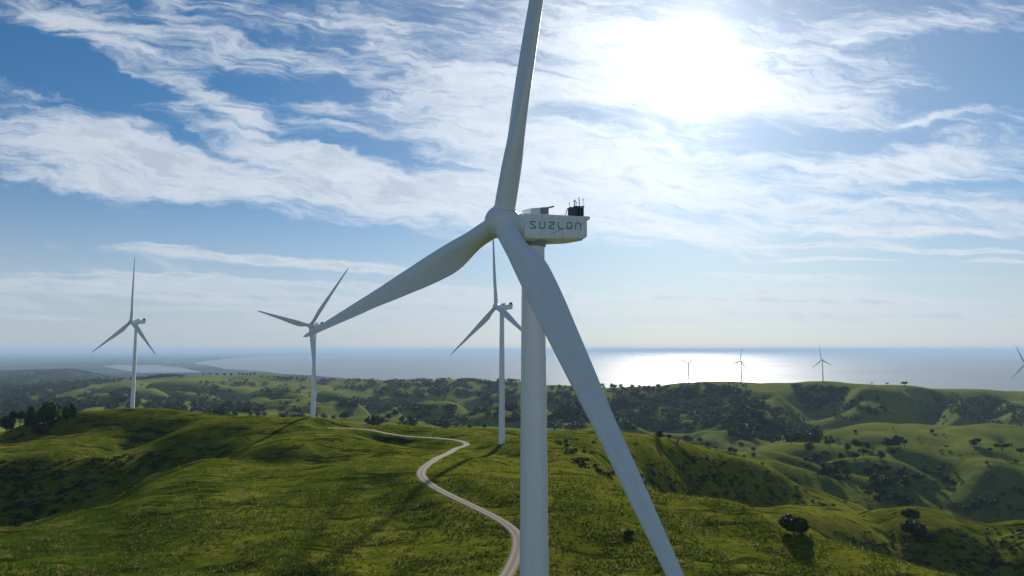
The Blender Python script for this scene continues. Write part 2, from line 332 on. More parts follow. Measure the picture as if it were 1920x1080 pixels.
# ------------------------------------------------------------------ terrain
# Ridges and valleys from near to far. Each entry: (x in the survey view, elevation angle as y (positive) or height
# below the viewpoint (negative), distance Y, roughness of the relief there)
ROWS = [
 (1.0, [(0, -56, 178), (400, -55, 174), (800, -54, 172), (1250, -55, 175), (1400, -58, 176), (1560, -62, 172), (1763, -61, 160), (1920, -62, 150)]),
 (.6, [(0, 993, 225), (120, 965, 240), (200, 932, 262), (300, 888, 285), (400, 865, 300), (600, 882, 278), (800, 890, 262), (950, 905, 245), (1100, 915, 240),
       (1250, 926, 245), (1340, 938, 238), (1397, 950, 232), (1463, 988, 215), (1557, 1012, 205), (1680, 1053, 190), (1763, 1077, 182), (1920, 1118, 172)]),
 (1.2, [(0, -80, 300), (120, -74, 305), (200, -66, 312), (300, -59, 318), (400, -50, 320), (600, 850, 310), (800, 862, 295), (950, 872, 280), (1100, 884, 275),
       (1250, -69, 285), (1397, -80, 280), (1463, -84, 275), (1557, -104, 310), (1680, -114, 325), (1763, -116, 328), (1920, -116, 328)]),
 (1.0, [(0, 852, 352), (120, 842, 356), (200, 838, 360), (300, 835, 365), (400, 825, 360), (600, 825, 345), (800, 838, 330), (950, 828, 335), (1100, 848, 335),
       (1250, -80, 360), (1340, -88, 385), (1397, 947, 392), (1463, 951, 400), (1557, 953, 410), (1680, 955, 415), (1763, 957, 415), (1920, 966, 415)]),
 (1.0, [(0, 828, 400), (200, 806, 398), (400, 802, 384), (600, 808, 364), (800, 818, 372), (950, 818, 375), (1100, 828, 380), (1250, -84, 402), (1340, -96, 440), (1397, -104, 470), (1463, -108, 485), (1557, -113, 500), (1680, -128, 490), (1763, -132, 480), (1920, -135, 480)]),
 (.25, [(0, 808, 440), (60, 790, 435), (120, 777, 430), (180, 769, 430), (250, 767, 432), (400, 778, 412), (500, 784, 398), (580, 788, 388), (700, 795, 400), (800, 803, 415),
       (950, 808, 420), (1100, 811, 440), (1200, 815, 460), (1250, 823, 480), (1300, 832, 500), (1400, 860, 530), (1463, 886, 545), (1500, 903, 552), (1557, 926, 560),
       (1620, 952, 570), (1700, -148, 565), (1920, -155, 560)]),
 (1.0, [(0, -112, 650), (400, -108, 650), (600, -100, 620), (800, -95, 620), (950, -90, 620), (1100, -90, 650), (1250, -106, 680), (1400, -132, 700), (1557, -152, 700), (1763, -172, 700), (1920, -175, 700)]),
 (1.0, [(0, 800, 1000), (200, 790, 1000), (400, 779, 1050), (600, 790, 1000), (800, 803, 950), (950, 812, 930), (1100, 812, 930), (1250, 822, 900), (1400, 846, 830), (1557, 872, 820), (1680, 862, 810), (1763, 872, 820), (1850, 866, 815), (1920, 876, 820)]),
 (.45, [(0, 782, 1400), (200, 772, 1400), (400, 768, 1400), (600, 770, 1300), (800, 786, 1200), (950, 798, 1150), (1100, 802, 1150), (1250, 822, 1050), (1340, 836, 1000), (1400, 834, 985), (1500, 808, 1000), (1640, 790, 1050), (1763, 791, 1080), (1850, 799, 1080), (1920, 807, 1080)]),
 (1.4, [(0, 766, 1900), (200, 755, 1850), (400, 756, 1750), (600, 760, 1650), (800, 776, 1550), (950, 788, 1450), (1100, 790, 1400), (1250, 806, 1300), (1340, -150, 1250), (1400, -152, 1250), (1500, -158, 1300), (1640, -172, 1400), (1763, -182, 1400), (1920, -184, 1400)]),
 (1.3, [(0, 744, 2600), (200, 730, 2600), (400, 728, 2300), (600, 738, 2200), (800, 750, 2000), (950, 752, 1900), (1100, 752, 1750), (1250, 768, 1650), (1330, 764, 1600), (1400, 748, 1560), (1450, 750, 1560), (1520, 792, 1700), (1560, 784, 1720), (1625, 748, 1640), (1680, 752, 1620), (1745, 792, 1780), (1800, 766, 1680), (1860, 790, 1780), (1920, 776, 1720)]),
 (.14, [(0, 728, 3300), (200, 714, 3300), (290, 706, 3400), (370, 702, 3500), (500, 701, 3500), (600, 708, 3300), (700, 711, 3200), (800, 712, 3000), (950, 714, 2800), (1050, 722, 2500), (1150, 726, 2350),
       (1230, 724, 2300), (1290, 717, 2250), (1400, 716, 2100), (1540, 714, 2000), (1640, 719, 2000), (1700, 722, 2000), (1763, 728, 2000), (1920, 731, 2000)]),
 (.6, [(0, -215, 4800), (200, -215, 4800), (290, -240, 4800), (370, -262, 4800), (500, -280, 4700), (700, -290, 4400), (950, -300, 4200), (1150, -335, 3800), (1400, -360, 3600), (1920, -362, 3600)]),
 (.8, [(0, 697, 6800), (130, 691, 7600), (200, -285, 7600), (300, -318, 7000), (370, -331, 6600), (500, -337, 6200), (700, -345, 5900), (950, -364, 5600), (1150, -369, 5300), (1920, -369, 5200)]),
 (.1, [(0, -335, 11000), (200, -339, 10500), (370, -341, 9500), (700, -343, 8800), (950, -365, 8500), (1920, -369, 8500)]),
 (.05, [(0, -341, 18000), (700, -343, 18000), (1920, -369, 18000)]),
]
def pchip_slopes(x, y):        # x: (n, ...) increasing, y: (n, ...)
    h = np.diff(x, axis=0); d = np.diff(y, axis=0) / h
    m = np.zeros_like(y)
    w1 = 2 * h[1:] + h[:-1]; w2 = h[1:] + 2 * h[:-1]
    ok = d[:-1] * d[1:] > 0
    with np.errstate(divide='ignore', invalid='ignore'):
        hm = (w1 + w2) / (w1 / d[:-1] + w2 / d[1:])
    m[1:-1] = np.where(ok, hm, 0.0)
    return m
def pchip(x, y, q):            # 1D
    x = np.asarray(x, float); y = np.asarray(y, float); m = pchip_slopes(x, y)
    q = np.clip(q, x[0], x[-1]); i = np.clip(np.searchsorted(x, q) - 1, 0, len(x) - 2)
    h = x[i + 1] - x[i]; t = (q - x[i]) / h
    return (y[i] * (1 + 2 * t) * (1 - t) ** 2 + m[i] * h * t * (1 - t) ** 2 + y[i + 1] * t * t * (3 - 2 * t) + m[i + 1] * h * t * t * (t - 1))
def hashn(ix, iy, seed):
    n = (ix.astype(np.int64) * 374761393 + iy.astype(np.int64) * 668265263 + seed * 974711) & 0xffffffff
    n = ((n ^ (n >> 13)) * 1274126177) & 0xffffffff
    return ((n ^ (n >> 16)) & 0xffff) / 65535.0
def vnoise(x, y, seed):        # gradient noise, -1..1
    ix = np.floor(x); iy = np.floor(y); fx = x - ix; fy = y - iy
    def g(a, b):
        an = hashn(ix + a, iy + b, seed) * 2 * np.pi
        return np.cos(an) * (fx - a) + np.sin(an) * (fy - b)
    u = fx ** 3 * (fx * (fx * 6 - 15) + 10); v = fy ** 3 * (fy * (fy * 6 - 15) + 10)
    return 1.5 * ((g(0, 0) * (1 - u) + g(1, 0) * u) * (1 - v) + (g(0, 1) * (1 - u) + g(1, 1) * u) * v)
def sstep(x, a, b):
    t = np.clip((x - a) / (b - a), 0, 1); return t * t * (3 - 2 * t)

FA = R(46.0)
az_front = np.linspace(-FA, FA, 1001)
az_back = np.linspace(FA, 2 * np.pi - FA, 74)[1:-1]
AZ = np.concatenate([az_front, az_back])
LR = np.concatenate([np.linspace(math.log(4), math.log(120), 40)[:-1], np.linspace(math.log(120), math.log(700), 480)[:-1],
                     np.linspace(math.log(700), math.log(9000), 420)[:-1], np.linspace(math.log(9000), math.log(520000), 170)])
# rows as functions of azimuth
rows_d = [np.full(len(AZ), 60.0)]; rows_z = [np.full(len(AZ), -54.0)]; rows_w = [.5]
azc = np.where(AZ > np.pi, AZ - 2 * np.pi, AZ)
for wt, pts in ROWS:
    a, dd, z = [], [], []
    for px, y, Y in pts:
        r = ray(px, y if y > 0 else 800); x = r[0] / r[1] * Y
        a.append(math.atan2(x, Y)); dd.append(math.hypot(x, Y)); z.append(r[2] / r[1] * Y if y > 0 else y)
    rows_d.append(np.exp(pchip(a, np.log(dd), azc))); rows_z.append(pchip(a, z, azc)); rows_w.append(wt)
rows_d.append(np.full(len(AZ), 60000.0)); rows_z.append(rows_z[-1].copy()); rows_w.append(.02)
rows_d.append(np.full(len(AZ), 600000.0)); rows_z.append(rows_z[-1].copy()); rows_w.append(.0)
KD = np.log(np.array(rows_d)); KZ = np.array(rows_z)
for i in range(1, len(KD)): KD[i] = np.maximum(KD[i], KD[i - 1] + .02)
KM = pchip_slopes(KD, KZ)
KW = np.array(rows_w)
ZG = np.empty((len(AZ), len(LR))); WG = np.empty_like(ZG)
for j in range(len(AZ)):
    x = KD[:, j]; i = np.clip(np.searchsorted(x, LR) - 1, 0, len(x) - 2)
    h = x[i + 1] - x[i]; t = np.clip((LR - x[i]) / h, 0, 1); y0 = KZ[i, j]; y1 = KZ[i + 1, j]; m0 = KM[i, j]; m1 = KM[i + 1, j]
    ZG[j] = y0 * (1 + 2 * t) * (1 - t) ** 2 + m0 * h * t * (1 - t) ** 2 + y1 * t * t * (3 - 2 * t) + m1 * h * t * t * (t - 1)
    WG[j] = KW[i] * (1 - t) + KW[i + 1] * t
RG = np.exp(LR)[None, :] * np.ones((len(AZ), 1))
XG = RG * np.sin(AZ)[:, None]; YG = RG * np.cos(AZ)[:, None]
wob = 30 * vnoise(XG / 260, YG / 260, 5)
fade_far = 1 - sstep(RG, 4500, 9000) * .9
for k, (lam, amp, ridged) in enumerate([(900, .075, 1), (420, .12, 1), (200, .10, 1), (95, .075, 1), (45, .070, 0), (21, .060, 0), (10, .045, 0), (5, .036, 0)]):
    n = vnoise((XG + wob) / lam + 17.3 * k, (YG - wob) / lam * .85 + 5.1 * k, 11 + k)
    if ridged: n = 1.25 * (1 - np.exp(-3.6 * (np.sqrt(n * n + .0025) - .05))) - .86
    act = sstep(RG, lam * 2.0, lam * 4.5) * (1 - sstep(RG, lam * 14, lam * 30) * .8) * (1 - sstep(RG, lam * 260, lam * 420))
    wk = WG if lam > 60 else np.maximum(WG, .6)
    ZG += n * amp * lam * act * wk * fade_far
# coastline: sea, lagoon and sand spits on the plain
pxg = 960 + F * XG / np.maximum(YG, 1.0); pyg = 655 + F * 350.0 / np.maximum(YG, 1.0)
wig = 2.4 * vnoise(XG / 900, YG / 2600, 31) + 1.0 * vnoise(XG / 300, YG / 800, 32)
up = np.interp(pxg, [355, 372, 400, 440, 480, 560, 640, 700, 840, 920, 960], [683, 679, 675, 671, 668.5, 666, 664, 662.5, 660, 657.5, 640])
lo = np.interp(pxg, [355, 372, 420, 500, 560, 640, 800, 960], [680, 682, 690, 697, 702, 709, 722, 900])
msea = sstep(pyg, up, up + .8) * (1 - sstep(pyg + wig * .6, lo - 1.0, lo + 1.0)) * (YG > 3500)
msea = np.where((pxg > 930) & (YG > 4500), 1.0, msea)
lu = np.interp(pxg, [195, 230, 300, 345, 380], [686, 683.3, 684.5, 689, 697]); ll = np.interp(pxg, [195, 230, 270, 330, 380], [686, 692, 699, 698, 698])
mlag = sstep(pyg + wig * .3, lu, lu + .7) * (1 - sstep(pyg, ll, ll + .7)) * (pxg > 196) * (pxg < 380) * (YG > 3500)
mlag = np.maximum(mlag, (np.abs(pyg - 679.6 - wig * .2) < .55) * (pxg > 315) * (pxg < 345) * (YG > 3500))
msk = np.clip(np.maximum(msea, mlag), 0, 1)
ZG = ZG * (1 - msk) + (-366.0) * msk
ZG += CZ
def Hgt(x, y):                   # height of the ground mesh, bilinear
    x = np.asarray(x, float); y = np.asarray(y, float)
    a = np.arctan2(x, y); l = np.log(np.maximum(np.hypot(x, y), 4.01))
    ja = np.clip((a + FA) / (2 * FA) * 1000, 0, 999.999); j = ja.astype(int); fa = ja - j
    i = np.clip(np.searchsorted(LR, l) - 1, 0, len(LR) - 2); fi = np.clip((l - LR[i]) / (LR[i + 1] - LR[i]), 0, 1)
    return (ZG[j, i] * (1 - fi) + ZG[j, i + 1] * fi) * (1 - fa) + (ZG[j + 1, i] * (1 - fi) + ZG[j + 1, i + 1] * fi) * fa
TT = np.exp(np.linspace(math.log(110), math.log(7000), 2600))
def hit(px, py, ymin=110):       # ground point seen in that direction
    r = ray(px, py); r = r / r[1]
    T = TT[TT >= ymin]; d = CZ + r[2] * T - Hgt(r[0] * T, T)
    k = np.argmax(d < 0) if (d < 0).any() else None
    if k is None:                # just above a crest: nearest grazing point
        k = int(np.argmin(np.abs(d / T))); Y = T[k]
    elif k == 0: Y = T[0]
    else: Y = T[k - 1] + (T[k] - T[k - 1]) * d[k - 1] / (d[k - 1] - d[k] + 1e-9)
    x = r[0] * Y
    return float(x), float(Y), float(Hgt(x, Y))

def spline(P2, step=2.0):
    s = np.concatenate([[0], np.cumsum(np.hypot(*np.diff(P2, axis=0).T))])
    q = np.arange(0, s[-1], step)
    i = np.clip(np.searchsorted(s, q, side='right') - 1, 0, len(s) - 2); t = ((q - s[i]) / (s[i + 1] - s[i]))[:, None]
    Pm = np.vstack([2 * P2[0] - P2[1], P2, 2 * P2[-1] - P2[-2]])
    p0, p1, p2, p3 = Pm[i], Pm[i + 1], Pm[i + 2], Pm[i + 3]
    c = .5 * ((2 * p1) + (-p0 + p2) * t + (2 * p0 - 5 * p1 + 4 * p2 - p3) * t * t + (-p0 + 3 * p1 - 3 * p2 + p3) * t ** 3)
    for _ in range(14): c[1:-1] = .5 * c[1:-1] + .25 * (c[:-2] + c[2:])
    return c, q
road_pts = [(925, 1110), (950, 1080), (968, 1045), (973, 1012), (958, 988), (905, 957), (845, 928), (806, 908), (789, 892), (793, 876), (822, 858), (858, 845), (877, 835),
            (868, 827), (830, 823), (780, 820), (735, 816), (690, 808), (650, 802), (612, 797)]
road_c, road_q = spline(np.array([hit(px, py, 110)[:2] for px, py in road_pts]))
rz_ = Hgt(road_c[:, 0], road_c[:, 1]); kk = 15
rz_ = np.convolve(np.pad(rz_, kk, mode='edge'), np.ones(2 * kk + 1) / (2 * kk + 1), 'valid')
sel = np.argwhere((RG < 620) & (YG > 100) & (np.abs(XG) < 260))
vx = XG[sel[:, 0], sel[:, 1]]; vy = YG[sel[:, 0], sel[:, 1]]; best = np.full(len(vx), 1e9); bz = np.zeros(len(vx))
for (cx_, cy_), cz_ in zip(road_c, rz_):
    d_ = (vx - cx_) ** 2 + (vy - cy_) ** 2; mm = d_ < best; best[mm] = d_[mm]; bz[mm] = cz_
wt_ = 1 - sstep(np.sqrt(best), 2.6, 13.0); cur = ZG[sel[:, 0], sel[:, 1]]
ZG[sel[:, 0], sel[:, 1]] = cur * (1 - wt_) + bz * wt_
naz, nr = ZG.shape
tv = np.stack([XG, YG, ZG], -1).reshape(-1, 3)
ii = np.arange(naz)[:, None] * nr + np.arange(nr - 1)[None, :]
jj = ((np.arange(naz) + 1) % naz)[:, None] * nr + np.arange(nr - 1)[None, :]
tf = np.stack([ii, ii + 1, jj + 1, jj], -1).reshape(-1, 4)
# close the disc round the foot below the camera
tv = np.vstack([tv, [[0, 0, CZ - 54.0]]]); cidx = len(tv) - 1
a0 = np.arange(naz) * nr; b0 = np.roll(a0, -1)
ground = mesh_np('ground', tv, np.vstack([tf, np.stack([np.full(naz, cidx), a0, b0, np.full(naz, cidx)], -1)[:0]]), M_GROUND, smooth=True)
tag(ground, kind='structure')

# sea: one sheet at sea level
n = 96; aa = np.linspace(0, 2 * np.pi, n, endpoint=False); rr = np.array([1500, 6000, 20000, 60000, 200000, 520000.0])
sv = np.array([(r * math.sin(a), r * math.cos(a), 0.0) for r in rr for a in aa])
sf = [(i * n + j, (i + 1) * n + j, (i + 1) * n + (j + 1) % n, i * n + (j + 1) % n) for i in range(len(rr) - 1) for j in range(n)]
tag(mesh_np('sea', sv, sf, M_SEA, smooth=True), kind='structure')

# ------------------------------------------------------------------ road and tracks
def track(name, c, q, width, lift=.12, m=M_ROAD):
    tg = np.gradient(c, axis=0); tg /= np.linalg.norm(tg, axis=1)[:, None]; nm = np.stack([-tg[:, 1], tg[:, 0]], -1)
    m_ = 9; offs = np.linspace(-.5, .5, m_) * width
    V_ = []; UVs = []
    for k, o in enumerate(offs):
        p = c + nm * o
        V_.append(np.stack([p[:, 0], p[:, 1], Hgt(p[:, 0], p[:, 1]) + lift - (.25 if k in (0, m_ - 1) else 0)], -1)); UVs.append(np.stack([np.full(len(c), k / (m_ - 1)), q / width], -1))
    # level the bed across the road a little
    V_ = np.stack(V_, 1); zc = V_[:, 1:-1, 2]; V_[:, 1:-1, 2] = np.maximum(zc, zc.mean(1, keepdims=True))
    L = len(c); vs = V_.reshape(-1, 3); uv = np.stack(UVs, 1).reshape(-1, 2)
    fs = [(i * m_ + k, i * m_ + k + 1, (i + 1) * m_ + k + 1, (i + 1) * m_ + k) for i in range(L - 1) for k in range(m_ - 1)]
    o = mesh_np(name, vs, fs, m, smooth=True, uvs=uv)
    return tag(o, kind='structure'), c
road, road_c = track('road', road_c, road_q, 3.9)

# ------------------------------------------------------------------ wind turbine
TILT = R(4.19); CONE = R(4.1); L_BLADE = 43.0; NAC_Z = 0.0
n_ax = Vector((-math.cos(TILT), 0, math.sin(TILT))); r_ax = Vector((0, -1, 0)); u_ax = Vector((math.sin(TILT), 0, math.cos(TILT)))
OVER = 3.5                                        # hub centre in front of the tower axis
HUBP = Vector((-OVER, 0, 0))                      # relative to the tower axis at hub height (set below)

def airfoil(n=28):
    pts = []
    for k in range(n):
        t = 2 * math.pi * k / n; x = .5 * (1 + math.cos(t))                     # 1 trailing .. 0 leading
        yt = 5 * (.2969 * math.sqrt(x) - .126 * x - .3516 * x * x + .2843 * x ** 3 - .1015 * x ** 4)
        cam_ = .03 * 4 * x * (1 - x)
        pts.append((x, (yt if math.sin(t) >= 0 else -yt), cam_, t))
    return pts
AF = airfoil()
def blade_mesh():
    #        r/L   chord  thick twist  blend(0 circle..1 foil)
    st = [(.030, 1.92, 1.0, 13, 0), (.055, 1.92, 1.0, 13, 0), (.085, 2.02, .92, 13, .25), (.12, 2.55, .70, 13, .6), (.16, 2.95, .50, 12, .9), (.20, 3.10, .39, 11, 1),
          (.24, 3.12, .33, 9.5, 1), (.29, 3.05, .285, 8, 1), (.36, 2.80, .25, 6, 1), (.45, 2.46, .22, 4.2, 1), (.55, 2.00, .21, 2.8, 1), (.66, 1.70, .19, 1.5, 1),
          (.77, 1.30, .18, .6, 1), (.87, .98, .17, 0, 1), (.94, .78, .16, -.5, 1), (.975, .52, .16, -.5, 1), (.992, .26, .15, -.5, 1), (1.0, .06, .15, -.5, 1)]
    # refine stations smoothly
    A = np.array(st); q = np.unique(np.concatenate([np.linspace(.03, .94, 44), A[-4:, 0]]))
    cols = [np.interp(q, A[:, 0], A[:, 0])] + [pchip(A[:, 0], A[:, k], q) for k in range(1, 5)]
    mb = MB(); rings = []
    for rr_, c, th, tw, bl in zip(*cols):
        b = R(tw); ring = []
        for (x, yt, cm, t) in AF:
            # circle of diameter 1.92 centred on the pitch axis
            cx, cy = -math.cos(t) * .96, math.sin(t) * .96
            ex = (.31 - x) * c; ey = (yt * th + cm * .6) * c
            X = cx * (1 - bl) + ex * bl; Y = cy * (1 - bl) + ey * bl
            ring.append((X * math.cos(b) + Y * math.sin(b), -X * math.sin(b) + Y * math.cos(b) - .2 * rr_ ** 3, rr_ * L_BLADE))
        rings.append(ring)
    mb.loft(rings, True)
    return mb
def ring_mb(z0, z1, r, n=36, lip=.04):
    mb = MB(); prof = [(r - .05, z0), (r + lip, z0 + .02), (r + lip, z1 - .02), (r - .05, z1)]
    mb.loft([[(math.cos(2 * math.pi * k / n) * a, math.sin(2 * math.pi * k / n) * a, z) for k in range(n)] for a, z in prof], False, (False, False)); return mb

def ax_pt(a, lat, up):     # a behind the hub centre along the shaft, lat towards local -Y, up
    return HUBP + (-n_ax) * a + r_ax * lat + u_ax * up
def nc_pt(a, lat, up):     # the nacelle housing, which rises a little towards its rear
    return HUBP + Vector((a, 0, 0)) + r_ax * lat + Vector((0, 0, up - .35 + .085 * a))

STROKES = {   # squared lettering, stroke centre lines in a 1 x 1 cell
 'S': [[(.95, .98), (.18, .98), (.05, .88), (.10, .72), (.88, .30), (.95, .14), (.84, .03), (.05, .03)]],
 'U': [[(.05, 1.0), (.05, .2), (.2, .03), (.8, .03), (.95, .2), (.95, 1.0)]],
 'Z': [[(.05, .98), (.84, .98), (.95, .86), (.90, .72), (.12, .28), (.05, .14), (.16, .03), (.95, .03)]],
 'L': [[(.12, 1.0), (.12, .2), (.28, .03), (.90, .03)]],
 'O': [[(.5, .98), (.22, .98), (.05, .82), (.05, .2), (.22, .03), (.78, .03), (.95, .2), (.95, .82), (.78, .98), (.48, .98)]],
 'N': [[(.05, 0.0), (.05, .98), (.78, .98), (.95, .82), (.95, 0.0)]],
}
def TR(k): return 1.56 - (1.56 - 1.06) * (k / 24) ** 1.1
def make_turbine(label):
    t = thing('wind_turbine', label, 'wind turbine', group='wind turbines along the ridges')
    # tower, height 1 unit scaled per turbine; slightly tapering, with flange seams
    mb = MB(); n = 48
    prof = [(0, 1.68), (.006, 1.68), (.0061, 1.56)] + [q_ for k in range(1, 25) for q_ in (((k / 24 - .0012, TR(k) ), (k / 24 - .0011, TR(k) + .03), (k / 24 + .0011, TR(k) + .03), (k / 24 + .0012, TR(k))) if k in (7, 14, 20) else ((k / 24, TR(k)),))]
    mb.loft([[(math.cos(2 * math.pi * j / n) * r, math.sin(2 * math.pi * j / n) * r, z) for j in range(n)] for z, r in prof], True)
    tower = mb.build('tower', M_TOWER, t)
    # nacelle body: loft of chamfered boxes along the shaft
    mb = MB()
    def sec(a, top, bot, hw, ch, k=.42):
        pts = [(-hw + .08, top), (hw - .08, top), (hw, top - .1), (hw, bot + ch), (hw - k, bot), (-hw + k, bot), (-hw, bot + ch), (-hw, top - .1)]
        return [tuple(nc_pt(a, x, z)) for x, z in pts]
    secs = [(1.50, .98, -1.30, 1.39, .2), (1.54, 1.01, -1.36, 1.42, .2), (2.2, 1.02, -1.42, 1.42, .2), (3.0, 1.02, -1.48, 1.42, .2), (6.0, .98, -1.46, 1.42, .22),
            (8.0, .94, -1.38, 1.41, .16), (8.7, .92, -1.31, 1.39, .14), (8.97, .92, -1.20, 1.37, .12), (9.02, .90, -1.14, 1.34, .12)]
    rings = [sec(*q) for q in secs]
    mb.loft(rings, False)
    nac = mb.build('nacelle', M_NAC, t, bevel=.05)
    # rear lip of the roof canopy
    mb = MB(); mb.loft([[tuple(nc_pt(a, x, z)) for x, z in ((-1.46, tz), (1.46, tz), (1.46, bz), (-1.46, bz))] for a, tz, bz in ((8.5, .95, .76), (9.05, .94, .52), (9.26, .93, .60), (9.32, .90, .76))], False)
    mb.build('rear_lip', M_NAC, nac, bevel=.03)
    # belly panel
    mb = MB(); mb.loft([[tuple(nc_pt(a, x, z)) for x, z in ((-1.02, b), (1.02, b), (1.0, b - .07), (-1.0, b - .07))] for a, b in ((4.6, -1.475), (6.0, -1.465), (8.0, -1.385), (8.7, -1.315))], False)
    mb.build('belly_panel', M_BELLY, nac)
    # panel seams and small grey boxes standing for soot spots on the side
    for a in (3.4, 5.9):
        MB().box(nc_pt(a, 1.422, -.25), (.02, .012, 2.2)).build('panel_seam', M_GREY, nac)
    for a, u in ((2.4, .55), (4.0, .62), (5.4, .60), (3.1, -.95), (5.0, -1.0), (7.0, -.62), (2.0, -.9), (7.6, .70)):
        MB().box(nc_pt(a, 1.424, u), (.08, .02, .07)).build('soot_spot', M_GREY, nac)
    pts = [nc_pt(4.5, 1.43, -.85), nc_pt(5.4, 1.43, -.52), nc_pt(6.4, 1.43, -.25), nc_pt(7.4, 1.425, -.05), nc_pt(8.5, 1.39, .22)]
    mb = MB()
    for p_, q_ in zip(pts, pts[1:]): mb.tube(p_, q_, .022, n=6)
    mb.build('scratch_line', M_GREY, nac)  # thin tubes standing for a scratch line on the side
    # lettering on both sides
    H = .62; A0 = 2.05; A1 = 8.25; adv = (A1 - A0 + .32) / 6; wid = adv * .62
    for sgn, nm in ((1, 'lettering'), (-1, 'lettering')):
        mb = MB()
        for k, ch in enumerate('SUZLON'):
            for pl in STROKES[ch]:
                cpts = []
                for (x, y) in pl:
                    a = A0 + k * adv + x * wid; a = a if sgn == 1 else (A0 + A1 - a)
                    lat = 1.428 if a < 6.2 else 1.428 - (a - 6.2) * .010
                    cpts.append((a, lat, -.36 + y * H))
                for (a, la, za), (b, lb, zb) in zip(cpts, cpts[1:]):
                    dx, dz = b - a, zb - za; ln = math.hypot(dx, dz) or 1; ox, oz = -dz / ln * .052, dx / ln * .052
                    ex, ez = dx / ln * .03, dz / ln * .03
                    vs = [nc_pt(q[0], sgn * (q[1] + e), q[2]) for e in (0, .012) for q in ((a + ox - ex, la, za + oz - ez), (b + ox + ex, lb, zb + oz + ez), (b - ox + ex, lb, zb - oz + ez), (a - ox - ex, la, za - oz - ez))]
                    mb.add(vs, [(0, 1, 2, 3), (7, 6, 5, 4), (0, 4, 5, 1), (1, 5, 6, 2), (2, 6, 7, 3), (3, 7, 4, 0)])
        mb.build(nm, M_TEAL, nac)
    # roof hatch with air scoop
    mb = MB(); mb.loft([[tuple(nc_pt(a, x, z)) for x, z in ((-.75, 1.0), (.75, 1.0), (.75, h), (.62, h + .1), (-.62, h + .1), (-.75, h))] for a, h in ((2.65, 1.38), (2.75, 1.56), (3.8, 1.64))], False)
    mb.build('roof_hatch', M_NAC, nac, bevel=.04)
    mb = MB(); mb.loft([[tuple(nc_pt(a, x, z)) for x, z in ((-.78, 1.0), (.78, 1.0), (.78, h), (.60, h + .14), (-.60, h + .14), (-.78, h))] for a, h in ((3.82, 1.60), (4.2, 1.66), (4.75, 1.70))], False)
    mb.loft([[tuple(nc_pt(a, x, z)) for x, z in ((-.80, h), (.80, h), (.62, h + .16), (-.62, h + .16))] for a, h in ((4.70, 1.66), (5.1, 1.74), (5.45, 1.84))], False)
    mb.build('air_scoop', M_GREY, nac, bevel=.02)
    # rear cooler: upright dark cylinders with lightning rods and struts
    mb = MB()
    for k in range(5):
        x = -.25 + k * .28
        for q, a in enumerate((8.1, 8.5, 8.9)):
            hh = 1.98 + .09 * math.sin(k * 2.3 + q * 1.9)
            mb.tube(nc_pt(a, x, .9), nc_pt(a, x, hh), .11, .125, 12)
    mb.loft([[tuple(nc_pt(a, x, z)) for a, z in ((8.15, 1.0), (8.85, 1.0), (8.85, 1.85), (8.15, 1.85))] for x in (-.2, .82)], False)
    cool = mb.build('cooler', M_DARK, t)
    mb = MB(); mb.loft([[tuple(nc_pt(a, x, z)) for a, z in ((7.95, 1.90), (9.08, 1.98), (9.08, 2.04), (7.95, 1.96))] for x in (-.4, 1.0)], False)
    mb.build('cooler_frame', M_DARK, cool)
    for s_ in (-.35, .95):
        MB().tube(nc_pt(7.6, s_, .96), nc_pt(7.98, s_, 1.95), .035, n=8).build('strut', M_DARK, cool)
    rods = [(8.1, .7, .75), (8.1, -.2, .6), (8.3, .3, .72), (8.55, .8, .68), (8.6, .0, .8), (8.75, .5, 1.02), (8.98, .85, .84), (8.95, -.1, .7)]
    for a, x, h in rods:
        MB().tube(nc_pt(a, x, 1.9), nc_pt(a, x, 1.95 + h), .026, .02, 6).tube(nc_pt(a, x, 1.95 + h * .8), nc_pt(a, x, 1.95 + h * .9), .06, .05, 8).build('lightning_rod', M_DARK, cool)
    # hub: rounded spinner, collars, neck ring
    mb = MB(); n = 40; rings = []
    prof = [(-1.62, .02), (-1.60, .30), (-1.52, .62), (-1.36, .93), (-1.12, 1.19), (-.80, 1.38), (-.4, 1.49), (.0, 1.52), (.5, 1.48), (.9, 1.36), (1.25, 1.22), (1.45, 1.16)]
    for a, r in prof:
        rings.append([tuple(ax_pt(a, math.cos(2 * math.pi * k / n) * r, math.sin(2 * math.pi * k / n) * r)) for k in range(n)])
    mb.loft(rings, True)
    hub = mb.build('hub', M_BLADE, t)
    mb = MB(); mb.loft([[tuple(ax_pt(a, math.cos(2 * math.pi * k / n) * r, math.sin(2 * math.pi * k / n) * r)) for k in range(n)] for a, r in ((1.30, 1.10), (1.32, 1.24), (1.54, 1.26), (1.56, 1.10))], True)
    mb.build('neck_ring', M_NAC, hub)
    yaw = MB(); yaw.tube((0, 0, -1.95), (0, 0, -1.50), 1.16, 1.22, 40); yaw.build('yaw_ring', M_GREY, t)
    # blades
    b0 = blade_mesh().build('blade', M_BLADE, t)
    c0 = ring_mb(1.22, 1.42, .985, lip=.05).build('root_collar', M_NAC, b0)
    for k in range(2):
        b = b0.copy(); C.objects.link(b); b.parent = t
        c = c0.copy(); C.objects.link(c); c.parent = b
    return t
def children(o): return [c for c in bpy.data.objects if c.parent == o]
def copy_tree(o, parent=None, deep=9, skip=()):
    c = o.copy(); C.objects.link(c); c.parent = parent
    for ch in children(o):
        if deep > 0 and not ch.name.split('.')[0] in skip: copy_tree(ch, c, deep - 1, skip)
    return c
